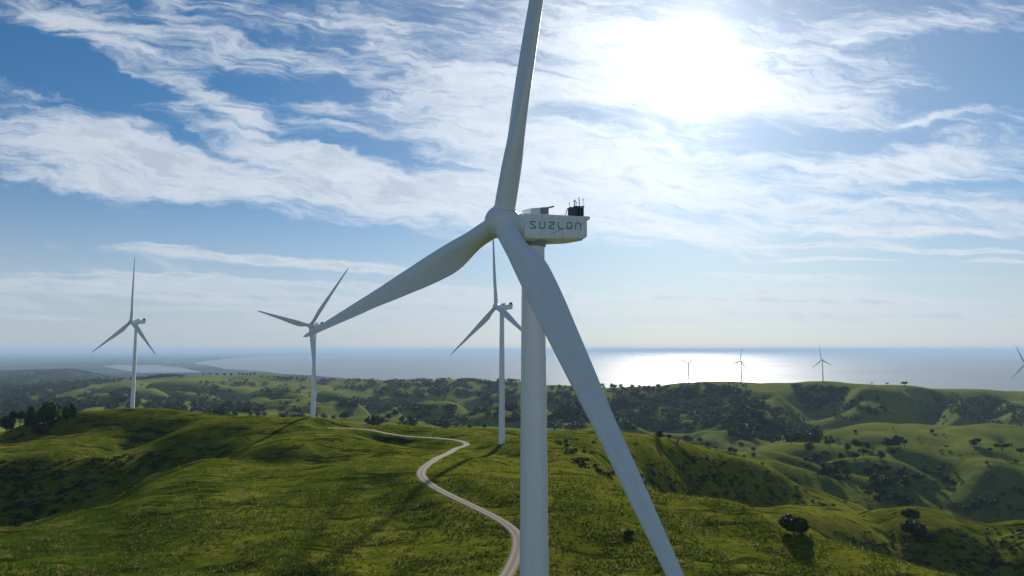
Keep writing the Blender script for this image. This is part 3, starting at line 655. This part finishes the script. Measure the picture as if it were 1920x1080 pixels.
def blade_matrix(phi, hz):
    b = u_ax * math.cos(phi) + r_ax * math.sin(phi); e = -u_ax * math.sin(phi) + r_ax * math.cos(phi)
    Z = b * math.cos(CONE) + n_ax * math.sin(CONE); Y = Z.cross(e)
    M = Matrix((e, Y, Z)).transposed().to_4x4(); M.translation = HUBP + Vector((0, 0, hz)); return M
def place(t, hubpix, Y, psi, theta, base=None, slim=1.0):
    r = ray(*hubpix); h = Vector((r[0] / r[1] * Y, Y, CZ + r[2] / r[1] * Y))
    psi = R(psi); ax = Vector((math.cos(psi), math.sin(psi), 0)) * OVER + h       # tower axis
    g = float(Hgt(ax.x, ax.y)) - .3 if base is None else base
    hz = h.z - g
    t.location = (ax.x, ax.y, g); t.rotation_euler = (0, 0, psi)
    k = 0
    for c in children(t):
        if c.name.startswith('tower'): c.scale = (slim, slim, hz - 1.55)
        elif c.name.startswith('blade'):
            c.matrix_local = blade_matrix(R(theta) + k * 2 * math.pi / 3, hz); k += 1
        else: c.location = (0, 0, hz)
    return t
main = make_turbine('largest turbine in front, pale grey with teal lettering on its nacelle, blades crossing the picture')
specs = [((246, 603), 456, 59, 1, 'white turbine standing behind the grassy hilltop on the far left'),
         ((582, 611), 394, 60, 43, 'turbine behind the left blade tip of the front one, one blade hanging beside its tower'),
         ((930, 575), 338, 35, -4, 'turbine rising by the bend of the gravel road, half hidden by the front tower'),
         ((1290, 681), 2235, 50, 57, 'tiny turbine in the sun glitter with two blades raised like a Y'),
         ((1388, 677), 2085, 30, 12, 'tiny turbine on the far ridge in the sun glitter with one blade pointing straight up'),
         ((1540, 675), 1985, 25, -8, 'small turbine on the far ridge at the right border of the sun glitter'),
         ((1922, 682), 1470, 30, -22, 'turbine cut off by the right edge of the picture above the far ridge'),
         ((1012, 688), 1750, 42, 20, 'far turbine hidden behind the front tower, only a dark blade tip showing')]
turbs = []
for hp, Y, psi, th, lab in specs:
    t = copy_tree(main, None, 1 if Y > 1000 else 9, ('lettering', 'soot_spot', 'panel_seam', 'scratch_line', 'lightning_rod', 'strut')); t['label'] = lab; turbs.append((t, hp, Y, psi, th))
place(main, (942, 417), 62.2, 35.33, 16.48)
for t, hp, Y, psi, th in turbs: place(t, hp, Y, psi, th, slim=.84 if Y in (456, 394) else 1.0)

# ------------------------------------------------------------------ trees
rng = np.random.default_rng(7)
def leaf_cloud(n, lobes, leaf, rs):
    # n small triangles over the surfaces and insides of uneven lobes
    V_ = []; lob = np.array(lobes)
    k = rs.choice(len(lob), n, p=(lob[:, 3] ** 2) / (lob[:, 3] ** 2).sum())
    d = rs.normal(size=(n, 3)); d /= np.linalg.norm(d, axis=1)[:, None]
    rad = lob[k, 3] * (.55 + .45 * rs.random(n) ** .5) * (1 + .12 * rs.normal(size=n))
    c = lob[k, :3] + d * rad[:, None] * np.array([1, 1, .9])
    a = rs.normal(size=(n, 3)); a -= .5 * d * (a * d).sum(1)[:, None]; a /= np.linalg.norm(a, axis=1)[:, None]
    b = np.cross(a, d + .35 * rs.normal(size=(n, 3))); b /= np.linalg.norm(b, axis=1)[:, None] + 1e-9
    s = leaf * (.6 + .8 * rs.random(n))[:, None]
    v = np.stack([c - a * s, c + a * s * .5 + b * s * .8, c + a * s * .6 - b * s * .8, ], 1)
    return v.reshape(-1, 3), np.arange(3 * n).reshape(-1, 3)
def crown_lobes(rs, kind):
    out = []
    if kind == 'round':
        for k in range(10):
            t = rs.random() * 6.28; q = .30 * rs.random() ** .5
            out.append((q * math.cos(t), q * math.sin(t), .30 + .48 * rs.random(), .19 + .09 * rs.random()))
    elif kind == 'tall':
        for k in range(9):
            z = .32 + .58 * k / 8; q = .10 * (1.2 - z); t = rs.random() * 6.28
            out.append((q * math.cos(t), q * math.sin(t), z, .17 * (1.25 - z) + .03))
    elif kind == 'bush':
        for k in range(11):
            t = rs.random() * 6.28; q = .34 * rs.random() ** .5
            out.append((q * math.cos(t), q * math.sin(t), .30 + .25 * rs.random() * (1 - q), .19 + .09 * rs.random()))
    else:  # spreading eucalypt, broken crown
        for k in range(8):
            t = rs.random() * 6.28; q = .18 + .26 * rs.random()
            out.append((q * math.cos(t), q * math.sin(t), .58 + .26 * rs.random(), .12 + .09 * rs.random()))
    return out
def tree_proto(kind, n, seed, label, cat, group, name):
    rs = np.random.default_rng(seed)
    t = thing(name, label, cat, group=group)
    lobes = crown_lobes(rs, kind)
    v, f = leaf_cloud(n, lobes, {'round': .05, 'tall': .04, 'bush': .045, 'gum': .045}[kind] * (1.0 if n > 1500 else 1.5), rs)
    # unit-height tree
    mb = MB(); lean = rs.normal() * .04
    th = .30 if kind != 'bush' else .12
    mb.tube((0, 0, -.04), (lean * .5, 0, th), .035, .026, 8); mb.tube((lean * .5, 0, th), (lean, .01, th + .25), .026, .016, 7)
    for lb in lobes[:6]:
        mb.tube((lean * .5, 0, th - .02), (lb[0] * .8, lb[1] * .8, lb[2] - .02), .014, .005, 5)
    mb.build('trunk', M_BARK, t)
    mesh_np('crown', v, f, M_LEAF if kind != 'bush' else M_SCRUB, t)
    return t
PROT = {}
ORD = 'leftmost,second,third,fourth,fifth,sixth,seventh,eighth,ninth,tenth,eleventh,twelfth,thirteenth,fourteenth,fifteenth,sixteenth,seventeenth,eighteenth,nineteenth,twentieth,twenty-first,twenty-second,twenty-third,twenty-fourth,twenty-fifth'.split(',')
def row_labels(pts, where):      # where(x, y) -> phrase; trees sharing a phrase are told apart by their order from the left
    sets = {}
    for i, q in enumerate(pts): sets.setdefault(where(q[0], q[1]), []).append(i)
    out = [''] * len(pts)
    for ph, ids in sets.items():
        ids.sort(key=lambda i: pts[i][0]); n = len(ids)
        for k, i in enumerate(ids):
            pos = 'only one' if n == 1 else 'leftmost' if k == 0 else 'rightmost' if k == n - 1 else ORD[k] + ' from left'
            out[i] = 'dark tree, %s, %s' % (pos, ph)
    return out
def plant(kind, px, py, hpx, label, group=None, cat=None, name=None, ymin=110, wide=1.0, hi=False, sink=.03):
    x, y, z = hit(px, py, ymin)
    key = (kind, int(rng.integers(0, 3)), hi)
    h = hpx / F * y
    cat = cat or ('bush' if kind == 'bush' else 'tree'); name = name or {'bush': 'bush', 'gum': 'gum_tree', 'round': 'broadleaf_tree', 'tall': 'pine_tree'}[kind]
    if key not in PROT:
        t = tree_proto(kind, 6000 if hi else 520, 100 + len(PROT) * 7, label, cat, group, name); PROT[key] = t
    else:
        t = copy_tree(PROT[key])
    t['label'] = label; t['category'] = cat
    if group: t['group'] = group
    elif 'group' in t: del t['group']
    t.location = (x, y, z - sink * h); s = h
    t.scale = (s * wide, s * wide * rng.uniform(.9, 1.1), s); t.rotation_euler = (0, 0, float(rng.uniform(0, 6.28)))
    return t
# named ones near the camera
plant('bush', 1489, 1001, 50, 'large round dark bush standing on the right shoulder of the front hill', wide=1.0, hi=True)
plant('bush', 1180, 1006, 18, 'small round dark bush alone in the grass between tower and right blade', wide=1.15, hi=True)
plant('bush', 1707, 972, 26, 'dark bush on the crest of the low right hill, above the lower bush', hi=True, wide=1.2)
plant('bush', 1718, 1003, 34, 'dark spreading bush below the crest on the low right hill', hi=True, wide=1.3)
for k, (x, y, h, kind, lab) in enumerate([
        (12, 812, 34, 'round', 'dark tree at the left picture edge beside the grassy hill'),
        (37, 800, 30, 'gum', 'thin-stemmed tree second from the left edge on the hill flank'),
        (57, 806, 44, 'tall', 'dark pointed tree left of the tallest tree on the left hill flank'),
        (86, 802, 50, 'round', 'tallest leafy tree of the clump on the left hill flank'),
        (76, 816, 34, 'bush', 'dark bush at the foot of the tallest tree on the left flank'),
        (122, 788, 26, 'tall', 'left one of two small pointed trees by the left hilltop'),
        (134, 786, 30, 'tall', 'right one of two small pointed trees by the left hilltop')]):
    plant(kind, x, y, h, lab, hi=True, ymin=330)
g = 'trees dotted over the right-hand hill'
RH = [(1518, 846, 18), (1547, 860, 16), (1556, 842, 20), (1588, 844, 14), (1604, 838, 16), (1613, 838, 12), (1626, 843, 16), (1619, 857, 16), (1665, 838, 18), (1677, 838, 20), (1686, 836, 20), (1696, 838, 14), (1674, 851, 9), (1652, 860, 16),
      (1578, 862, 14), (1602, 862, 14), (1532, 862, 14), (1775, 842, 7), (1826, 836, 14), (1838, 836, 15), (1879, 850, 20), (1857, 846, 8), (1915, 855, 16), (1520, 875, 18), (1508, 882, 14), (1557, 897, 28), (1580, 876, 16),
      (1587, 893, 18), (1603, 866, 18), (1630, 893, 18), (1653, 893, 24), (1690, 896, 22), (1700, 914, 24), (1663, 916, 24), (1633, 919, 20), (1620, 928, 18), (1723, 903, 18), (1747, 896, 13), (1772, 905, 16), (1860, 896, 6),  # last entry: small tree added in place of a shadow on the slope
      (1847, 955, 24), (1830, 957, 18), (1862, 955, 20), (1815, 959, 14), (1647, 943, 18), (1668, 946, 16), (1687, 946, 20), (1703, 952, 18), (1763, 958, 9), (1880, 930, 9), (1913, 965, 12), (1546, 880, 14), (1567, 878, 12), (1640, 905, 18), (1675, 908, 18),
      (1540, 893, 16), (1570, 898, 18), (1646, 918, 18), (1655, 930, 14), (1630, 934, 14), (1748, 812, 8), (1770, 818, 5), (1722, 826, 5), (1604, 812, 7), (1675, 806, 5), (1560, 826, 5), (1482, 832, 5), (1800, 858, 6), (1740, 870, 5), (1782, 874, 6), (1850, 870, 6)]
def wh(x, y):
    c_ = 'left' if x < 1600 else 'middle' if x < 1700 else 'right' if x < 1800 else 'far right'
    r_ = 'upper slope' if y < 830 else 'bench row' if y < 870 else 'gully' if y < 910 else 'foot'
    return '%s of the right-hand hill, %s part' % (r_, c_)
for (x, y, h), lb in zip(RH, row_labels(RH, wh)): plant('gum' if rng.random() < .45 else 'round', x, y, h, lb, g, ymin=600, wide=1.1)
g = 'trees along the spur right of the blade'
SPUR = [(1235, 822, 16), (1255, 822, 8), (1287, 829, 15), (1295, 829, 12), (1312, 829, 10), (1327, 838, 11), (1370, 848, 12), (1378, 850, 10), (1412, 856, 8), (1413, 846, 10), (1395, 858, 6), (1390, 838, 10), (1440, 888, 7), (1358, 872, 9), (1493, 902, 7),
                (1270, 830, 5), (1342, 842, 6), (1430, 872, 6), (1300, 862, 8), (1332, 880, 7), (1380, 900, 8), (1420, 918, 8)]
for (x, y, h), lb in zip(SPUR, row_labels(SPUR, lambda x, y: ('on the crest' if y < 840 else 'just below crest' if y < 862 else 'low on dark flank') + ' of the spur beside the right blade')):
    plant('round', x, y, h, lb, g, ymin=420, wide=1.15)
for x, y, h, kind, lab in [(1697, 725, 10, 'gum', 'biggest lone tree standing on the skyline of the far right ridge'), (1664, 722, 5, 'gum', 'small tree on the skyline left of the biggest lone one'), (1635, 720, 4, 'gum', 'smallest tree on the skyline right of the last whole turbine'),
                           (1728, 729, 4, 'bush', 'low bush on the skyline right of the biggest lone tree')]:
    plant(kind, x, y, h, lab, ymin=1800, wide=1.3)
g = 'trees on the wooded skyline'
SKL = [(x, 728) for x in range(1036, 1260, 9)]
for (x, _), lb in zip(SKL, row_labels(SKL, lambda x, y: 'on the wooded skyline before the sun glitter')):
    xx = x + rng.uniform(-4, 4); plant('round', xx, 728 + rng.uniform(-2, 3), rng.uniform(5, 10), lb, g, ymin=2000, wide=1.2)
g = 'trees on the crest of the left mid hills'
CRL = [(x, 702) for x in [381, 394, 407, 421, 433, 449, 456, 463, 470, 477, 344, 338, 325, 318, 300, 290]]
for (x, _), lb in zip(CRL, row_labels(CRL, lambda x, y: 'on the crest of the hills before the bay')):
    plant('round', x, (702 if x > 370 else 707), rng.uniform(4, 6), lb, g, ymin=2800, wide=1.2)
g = 'trees in the valley behind the road'
VAL = [(700, 800, 22), (712, 798, 20), (690, 796, 14), (645, 785, 14), (655, 782, 14), (712, 776, 11), (718, 790, 10), (740, 780, 14), (728, 786, 12), (753, 792, 12), (770, 788, 10), (800, 776, 8), (845, 770, 14), (852, 778, 10), (900, 745, 12), (914, 750, 14), (906, 752, 12),
                (570, 783, 6), (590, 783, 7), (606, 784, 9), (625, 786, 8), (640, 784, 9), (562, 774, 6), (530, 770, 8), (480, 765, 9), (497, 780, 9), (484, 781, 10), (470, 779, 8), (440, 778, 8), (855, 800, 9), (870, 799, 8), (880, 803, 9), (895, 799, 10), (908, 803, 9), (840, 801, 6), (330, 772, 12), (345, 771, 14), (360, 773, 10), (310, 766, 9),
                (115, 752, 8), (130, 750, 8), (140, 756, 9), (150, 745, 7), (160, 765, 12), (175, 762, 11), (210, 760, 10), (220, 764, 9), (100, 770, 12), (90, 776, 9), (30, 752, 9), (45, 750, 10), (18, 756, 9), (205, 768, 9)]
def wv_(x, y):
    if x < 240: return 'in the hazy valley left of the leftmost turbine'
    if x < 400: return 'behind the hilltop just right of the leftmost turbine'
    if x < 580: return 'in the valley left of the second turbine tower'
    if x < 680: return 'behind the crest right of the second turbine tower'
    if x < 780: return ('upper' if y < 787 else 'lower') + ' part of the dark grove behind the road'
    return 'in the valley ' + ('low' if y > 790 else 'high') + ' to the left of the half-hidden turbine'
for (x, y, h), lb in zip(VAL, row_labels(VAL, wv_)):
    plant('round', x, y, h, lb, g, ymin=640, wide=1.2)

# woodland that nobody could count: thousands of trees in the gullies and on the far slopes
def in_poly(x, y, poly):
    c = np.zeros(len(x), bool); n = len(poly)
    for i in range(n):
        x0, y0 = poly[i]; x1, y1 = poly[(i + 1) % n]
        k = ((y0 > y) != (y1 > y)) & (x < (x1 - x0) * (y - y0) / (y1 - y0 + 1e-9) + x0); c ^= k
    return c
def forest(name, polys, kind, seed, tri=46, leaf=.12, m=M_LEAF, gap=-.05):
    rs = np.random.default_rng(seed); VV = []; FF = []; off = 0
    protos = [leaf_cloud(tri, crown_lobes(rs, kind), leaf, rs) for _ in range(8)]
    for poly, nn, h0, h1, ymin, gp, *cv in polys:
        cv = cv[0] if cv else 0.0
        P_ = np.array(poly, float); x = rs.uniform(P_[:, 0].min(), P_[:, 0].max(), nn * 3); y = rs.uniform(P_[:, 1].min(), P_[:, 1].max(), nn * 3)
        k = in_poly(x, y, poly); x = x[k]; y = y[k]
        ns = vnoise(x / 26, y / 11, 77); k = ns > gp; x = x[k][:nn]; y = y[k][:nn]
        for a, b in zip(x, y):
            X, Y, Z = hit(a, b, ymin)
            e = .018 * Y + 8
            if cv and (float(Hgt(X + e, Y) + Hgt(X - e, Y) + Hgt(X, Y + e) + Hgt(X, Y - e)) / 4 - Z) / e < cv * rs.uniform(.4, 1.3): continue
            h = rs.uniform(h0, h1); v, f = protos[int(rs.integers(0, 8))]; t = rs.uniform(0, 6.28); c_, s_ = math.cos(t), math.sin(t)
            v = v * h * np.array([1.25, 1.25, 1]); v = np.stack([v[:, 0] * c_ - v[:, 1] * s_ + X, v[:, 0] * s_ + v[:, 1] * c_ + Y, v[:, 2] + Z - .22 * h], -1)
            VV.append(v); FF.append(f + off); off += len(v)
    o = mesh_np(name, np.vstack(VV), np.vstack(FF), m); return tag(o, kind='stuff')
o = forest('woodland', [
    ([(1028, 730), (1150, 732), (1240, 728), (1300, 722), (1400, 730), (1440, 765), (1500, 785), (1440, 800), (1380, 806), (1330, 800), (1280, 812), (1180, 808), (1028, 806)], 1350, 9, 17, 900, -.12),
    ([(1285, 718), (1400, 720), (1410, 742), (1300, 745)], 160, 7, 12, 1500, -.1),
    ([(1485, 722), (1590, 730), (1570, 745), (1530, 772), (1500, 765), (1490, 742)], 220, 8, 14, 1300, -.25),
    ([(1745, 735), (1870, 745), (1920, 765), (1920, 800), (1830, 790), (1760, 765)], 420, 5, 9, 1300, -.35),
    ([(1560, 745), (1650, 745), (1665, 775), (1600, 790), (1560, 785)], 70, 8, 14, 1300, .15),
    ([(1320, 795), (1480, 795), (1560, 826), (1440, 828), (1380, 822)], 260, 9, 16, 900, -.2),
    ([(480, 706), (700, 713), (970, 716), (970, 745), (860, 742), (760, 748), (640, 728), (560, 715)], 900, 9, 16, 1900, -.12),
    ([(618, 748), (700, 748), (785, 756), (782, 772), (740, 772), (640, 762)], 330, 9, 15, 1000, -.4),
    ([(760, 770), (830, 762), (900, 770), (860, 800), (770, 800)], 120, 9, 15, 800, .12),
    ([(900, 755), (972, 745), (972, 800), (910, 790)], 150, 9, 15, 800, .0),
    ([(375, 748), (470, 752), (500, 770), (470, 780), (400, 778), (370, 770)], 230, 9, 15, 900, -.2),
    ([(480, 768), (560, 750), (600, 768), (560, 786), (500, 784)], 60, 9, 14, 900, .15),
    ([(250, 745), (345, 745), (375, 765), (350, 776), (240, 766)], 240, 9, 15, 900, -.2),
    ([(150, 740), (250, 728), (260, 750), (160, 768)], 160, 9, 16, 900, .0),
    ([(0, 742), (120, 738), (180, 762), (150, 772), (40, 782), (0, 790)], 520, 9, 16, 900, -.15),
    ([(0, 688), (240, 684), (340, 698), (180, 722), (100, 740), (0, 742)], 1500, 13, 24, 2400, -.35),
    ([(390, 708), (580, 712), (560, 745), (400, 748), (330, 735)], 170, 8, 14, 1500, .18),
    ([(780, 705), (975, 708), (975, 722), (780, 720)], 260, 9, 15, 2200, -.1),
    ([(0, 700), (370, 702), (970, 720), (970, 812), (600, 790), (250, 766), (0, 806)], 1500, 7, 13, 640, -.9, .06),
    ([(1400, 730), (1920, 740), (1920, 806), (1640, 790), (1420, 835)], 520, 6, 11, 1250, -.9, .075),
    ([(1420, 840), (1650, 795), (1920, 812), (1920, 960), (1640, 950), (1480, 890)], 160, 5, 9, 640, -.9, .08),
], 'round', 3)
o['label'] = 'dark woodland filling the gullies and slopes of the distant hills'; o['category'] = 'woodland'
o = forest('scrub', [
    ([(0, 862), (150, 862), (290, 848), (345, 856), (250, 895), (130, 950), (60, 985), (0, 990)], 420, 1.0, 3.0, 200, .0),
    ([(1040, 828), (1110, 850), (1180, 880), (1240, 912), (1170, 905), (1060, 862)], 130, 1.5, 3.5, 200, -.05),
    ([(1200, 870), (1330, 858), (1450, 895), (1560, 935), (1640, 955), (1480, 948), (1400, 945), (1300, 930), (1230, 915)], 380, 1.4, 3.8, 260, .05),
    ([(1560, 1000), (1700, 990), (1920, 990), (1920, 1080), (1780, 1080), (1650, 1040)], 300, .9, 2.6, 230, .05),
    ([(420, 780), (900, 812), (900, 840), (420, 820)], 60, .5, 1.0, 200, .1),
    ([(1040, 815), (1200, 818), (1240, 860), (1100, 850)], 60, .8, 1.8, 200, .0),
    ([(1040, 900), (1240, 920), (1420, 990), (1500, 1075), (1040, 1075)], 60, .3, .8, 150, .1),
    ([(0, 900), (900, 900), (900, 1075), (0, 1075)], 90, .3, .7, 150, .1),
], 'bush', 9, tri=90, leaf=.10, m=M_SCRUB)
o['label'] = 'low dark scrub in the hollows and on the shaded flanks of the near hills'; o['category'] = 'scrub'

# grass: tussocks over the near hills
def tussocks(n, seed):
    rs = np.random.default_rng(seed)
    lr = rs.uniform(math.log(150), math.log(430), n) ; lr = np.where(rs.random(n) < .55, rs.uniform(math.log(150), math.log(260), n), lr)
    az = rs.uniform(R(-40), R(40), n); r = np.exp(lr); x = r * np.sin(az); y = r * np.cos(az)
    keep = vnoise(x / 14, y / 14, 50) + .5 * vnoise(x / 4, y / 4, 51) > -.25 + .5 * rs.random(n) - .2
    dmin = np.full(n, 99.0)
    for k in range(0, len(road_c), 1): dmin = np.minimum(dmin, np.hypot(x - road_c[k, 0], y - road_c[k, 1]))
    keep &= dmin > 2.6
    x = x[keep]; y = y[keep]; n = len(x); z = Hgt(x, y)
    nb = 7; x = np.repeat(x, nb); y = np.repeat(y, nb); z = np.repeat(z, nb); N = len(x)
    tall = np.repeat(rs.random(n) < .06, nb)
    hh = np.repeat(rs.uniform(.28, .80, n), nb) * rs.uniform(.6, 1.1, N) * np.where(tall, 2.1, 1.0)
    t = rs.uniform(0, 6.28, N); px = x + rs.normal(size=N) * .16; py = y + rs.normal(size=N) * .16
    lean = rs.uniform(.2, .9, N) * hh; wx = .045 + .05 * rs.random(N)
    a = np.stack([px - wx * np.sin(t), py + wx * np.cos(t), z - .05], -1); b = np.stack([px + wx * np.sin(t), py - wx * np.cos(t), z - .05], -1)
    c = np.stack([px + lean * np.cos(t) + .15, py + lean * np.sin(t), z + hh], -1)
    return np.stack([a, b, c], 1).reshape(-1, 3), np.arange(3 * N).reshape(-1, 3)
def f_tus(t, p):
    g_ = t.node('ShaderNodeNewGeometry'); n = t.noise(g_.outputs['Position'], .08, 3, .6); i = g_.outputs['Random Per Island']
    c = t.mix(t.mr(t.m('ADD', t.m('MULTIPLY', i, .6), t.m('MULTIPLY', n, .5)), .35, .75), rgb(.042, .078, .004), rgb(.135, .158, .012))
    c = t.mix(t.mr(i, .90, .95), c, rgb(.50, .45, .24))
    t.put(p.inputs['Base Color'], c); p.inputs['Roughness'].default_value = .9; p.inputs['Specular IOR Level'].default_value = .03
    tr = t.node('ShaderNodeBsdfTranslucent', {'Color': c}); mx = t.node('ShaderNodeMixShader', {0: .35, 1: p.outputs[0], 2: tr.outputs[0]})
    out = [n_ for n_ in t.n if n_.type == 'OUTPUT_MATERIAL'][0]; t.l.new(mx.outputs[0], out.inputs[0])
M_TUS = mat('tussock_grass', f_tus)
v, f = tussocks(60000, 5)
o = mesh_np('grass', v, f, M_TUS); tag(o, 'tufted green and straw-coloured grass covering the near hills', 'grass', kind='stuff')

# tiny farm buildings far away
def farmhouse(px, py, wpx, lab, group, ymin, rz):
    x, y, z = hit(px, py, ymin); k = wpx / F * y / 12.0
    t = thing('farmhouse', lab, 'house', (x, y, z - .3), rz, group)
    MB().loft([[(-6, -3.5, 0), (6, -3.5, 0), (6, 3.5, 0), (-6, 3.5, 0)], [(-6, -3.5, 3.4), (6, -3.5, 3.4), (6, 3.5, 3.4), (-6, 3.5, 3.4)]], False).build('wall', M_WALL, t)
    MB().add([(-6.5, -4, 3.3), (6.5, -4, 3.3), (6.5, 4, 3.3), (-6.5, 4, 3.3), (-6.5, 0, 5.6), (6.5, 0, 5.6)], [(0, 1, 5, 4), (2, 3, 4, 5), (0, 4, 3), (1, 2, 5), (3, 2, 1, 0)]).build('roof', M_ROOF, t)
    t.scale = (k, k, k)
    return t
M_WALL = mat('white_wall', lambda t, p: t.put(p.inputs['Base Color'], t.mix(t.noise(t.node('ShaderNodeTexCoord').outputs['Object'], .6), rgb(.75, .75, .73), rgb(.6, .6, .58))))
M_ROOF = mat('steel_roof', lambda t, p: t.put(p.inputs['Base Color'], t.mix(t.noise(t.node('ShaderNodeTexCoord').outputs['Object'], .6), rgb(.60, .62, .64), rgb(.48, .50, .52))), Roughness=.35, Metallic=.4)
HN = {}; HO = {1: ['leftmost of four', 'second from the left', 'third from the left', 'rightmost of four'], 2: ['second from the right', 'rightmost but one', 'third from the left', 'leftmost', 'rightmost'], 3: ['nearest', 'at the picture edge', 'rightmost', 'rightmost but one']}
HO[2] = ['fourth' , 'fifth', 'third', 'leftmost', 'rightmost']; HO[2][0] = 'third from the left'; HO[2][1] = 'second from the right'; HO[2][2] = 'second from the left'
for x, y, wpx, ym, rz, lab, grp in [(413, 763, 5, 900, .3, None, 1), (420, 762, 4, 900, 1.1, None, 1), (434, 760, 5, 900, .2, None, 1), (442, 758, 4, 900, .7, None, 1),
        (733, 718, 4, 1900, .4, None, 2), (763, 716, 5, 1900, .1, None, 2), (712, 713, 4, 1900, .9, None, 2), (528, 704, 4, 2400, .2, None, 2), (812, 718, 3, 1900, .4, None, 2),
        (52, 737, 5, 2000, .3, None, 3), (18, 725, 5, 2400, .9, None, 3), (212, 701, 5, 2600, .1, None, 3), (205, 703, 4, 2600, .4, None, 3)]:
    L_ = {1: ('white farm building in the valley right of the leftmost turbine', 'farm buildings in the wooded valley'), 2: ('tiny white house among the trees before the bay', 'tiny houses before the bay'),
          3: ('tiny pale building in the hazy blue hills on the left', 'tiny buildings in the hazy left hills')}[grp]
    HN[grp] = HN.get(grp, 0) + 1; farmhouse(x, y, wpx, L_[0] + ', ' + HO[grp][HN[grp] - 1], L_[1], ym, rz)

# ------------------------------------------------------------------ haze: still air over land and sea
HZ = 3.8e-5
hm = bpy.data.materials.new('haze_air'); hm.use_nodes = True; hm.node_tree.nodes.clear(); t = NT(hm.node_tree)
pv = t.node('ShaderNodeVolumePrincipled', {'Color': rgb(.52, .72, .96), 'Density': HZ, 'Anisotropy': .1})
ho = t.node('ShaderNodeOutputMaterial'); t.l.new(pv.outputs[0], ho.inputs['Volume'])
mb = MB(); mb.box((0, 0, (410 - 20) / 2), (1100000, 1100000, 430)); hz = mb.build('haze', hm); tag(hz, kind='stuff')
hz['label'] = 'thin blue haze lying over the hills, the plain and the sea'; hz['category'] = 'haze'
S.cycles.volume_bounces = 0; S.cycles.max_bounces = 6
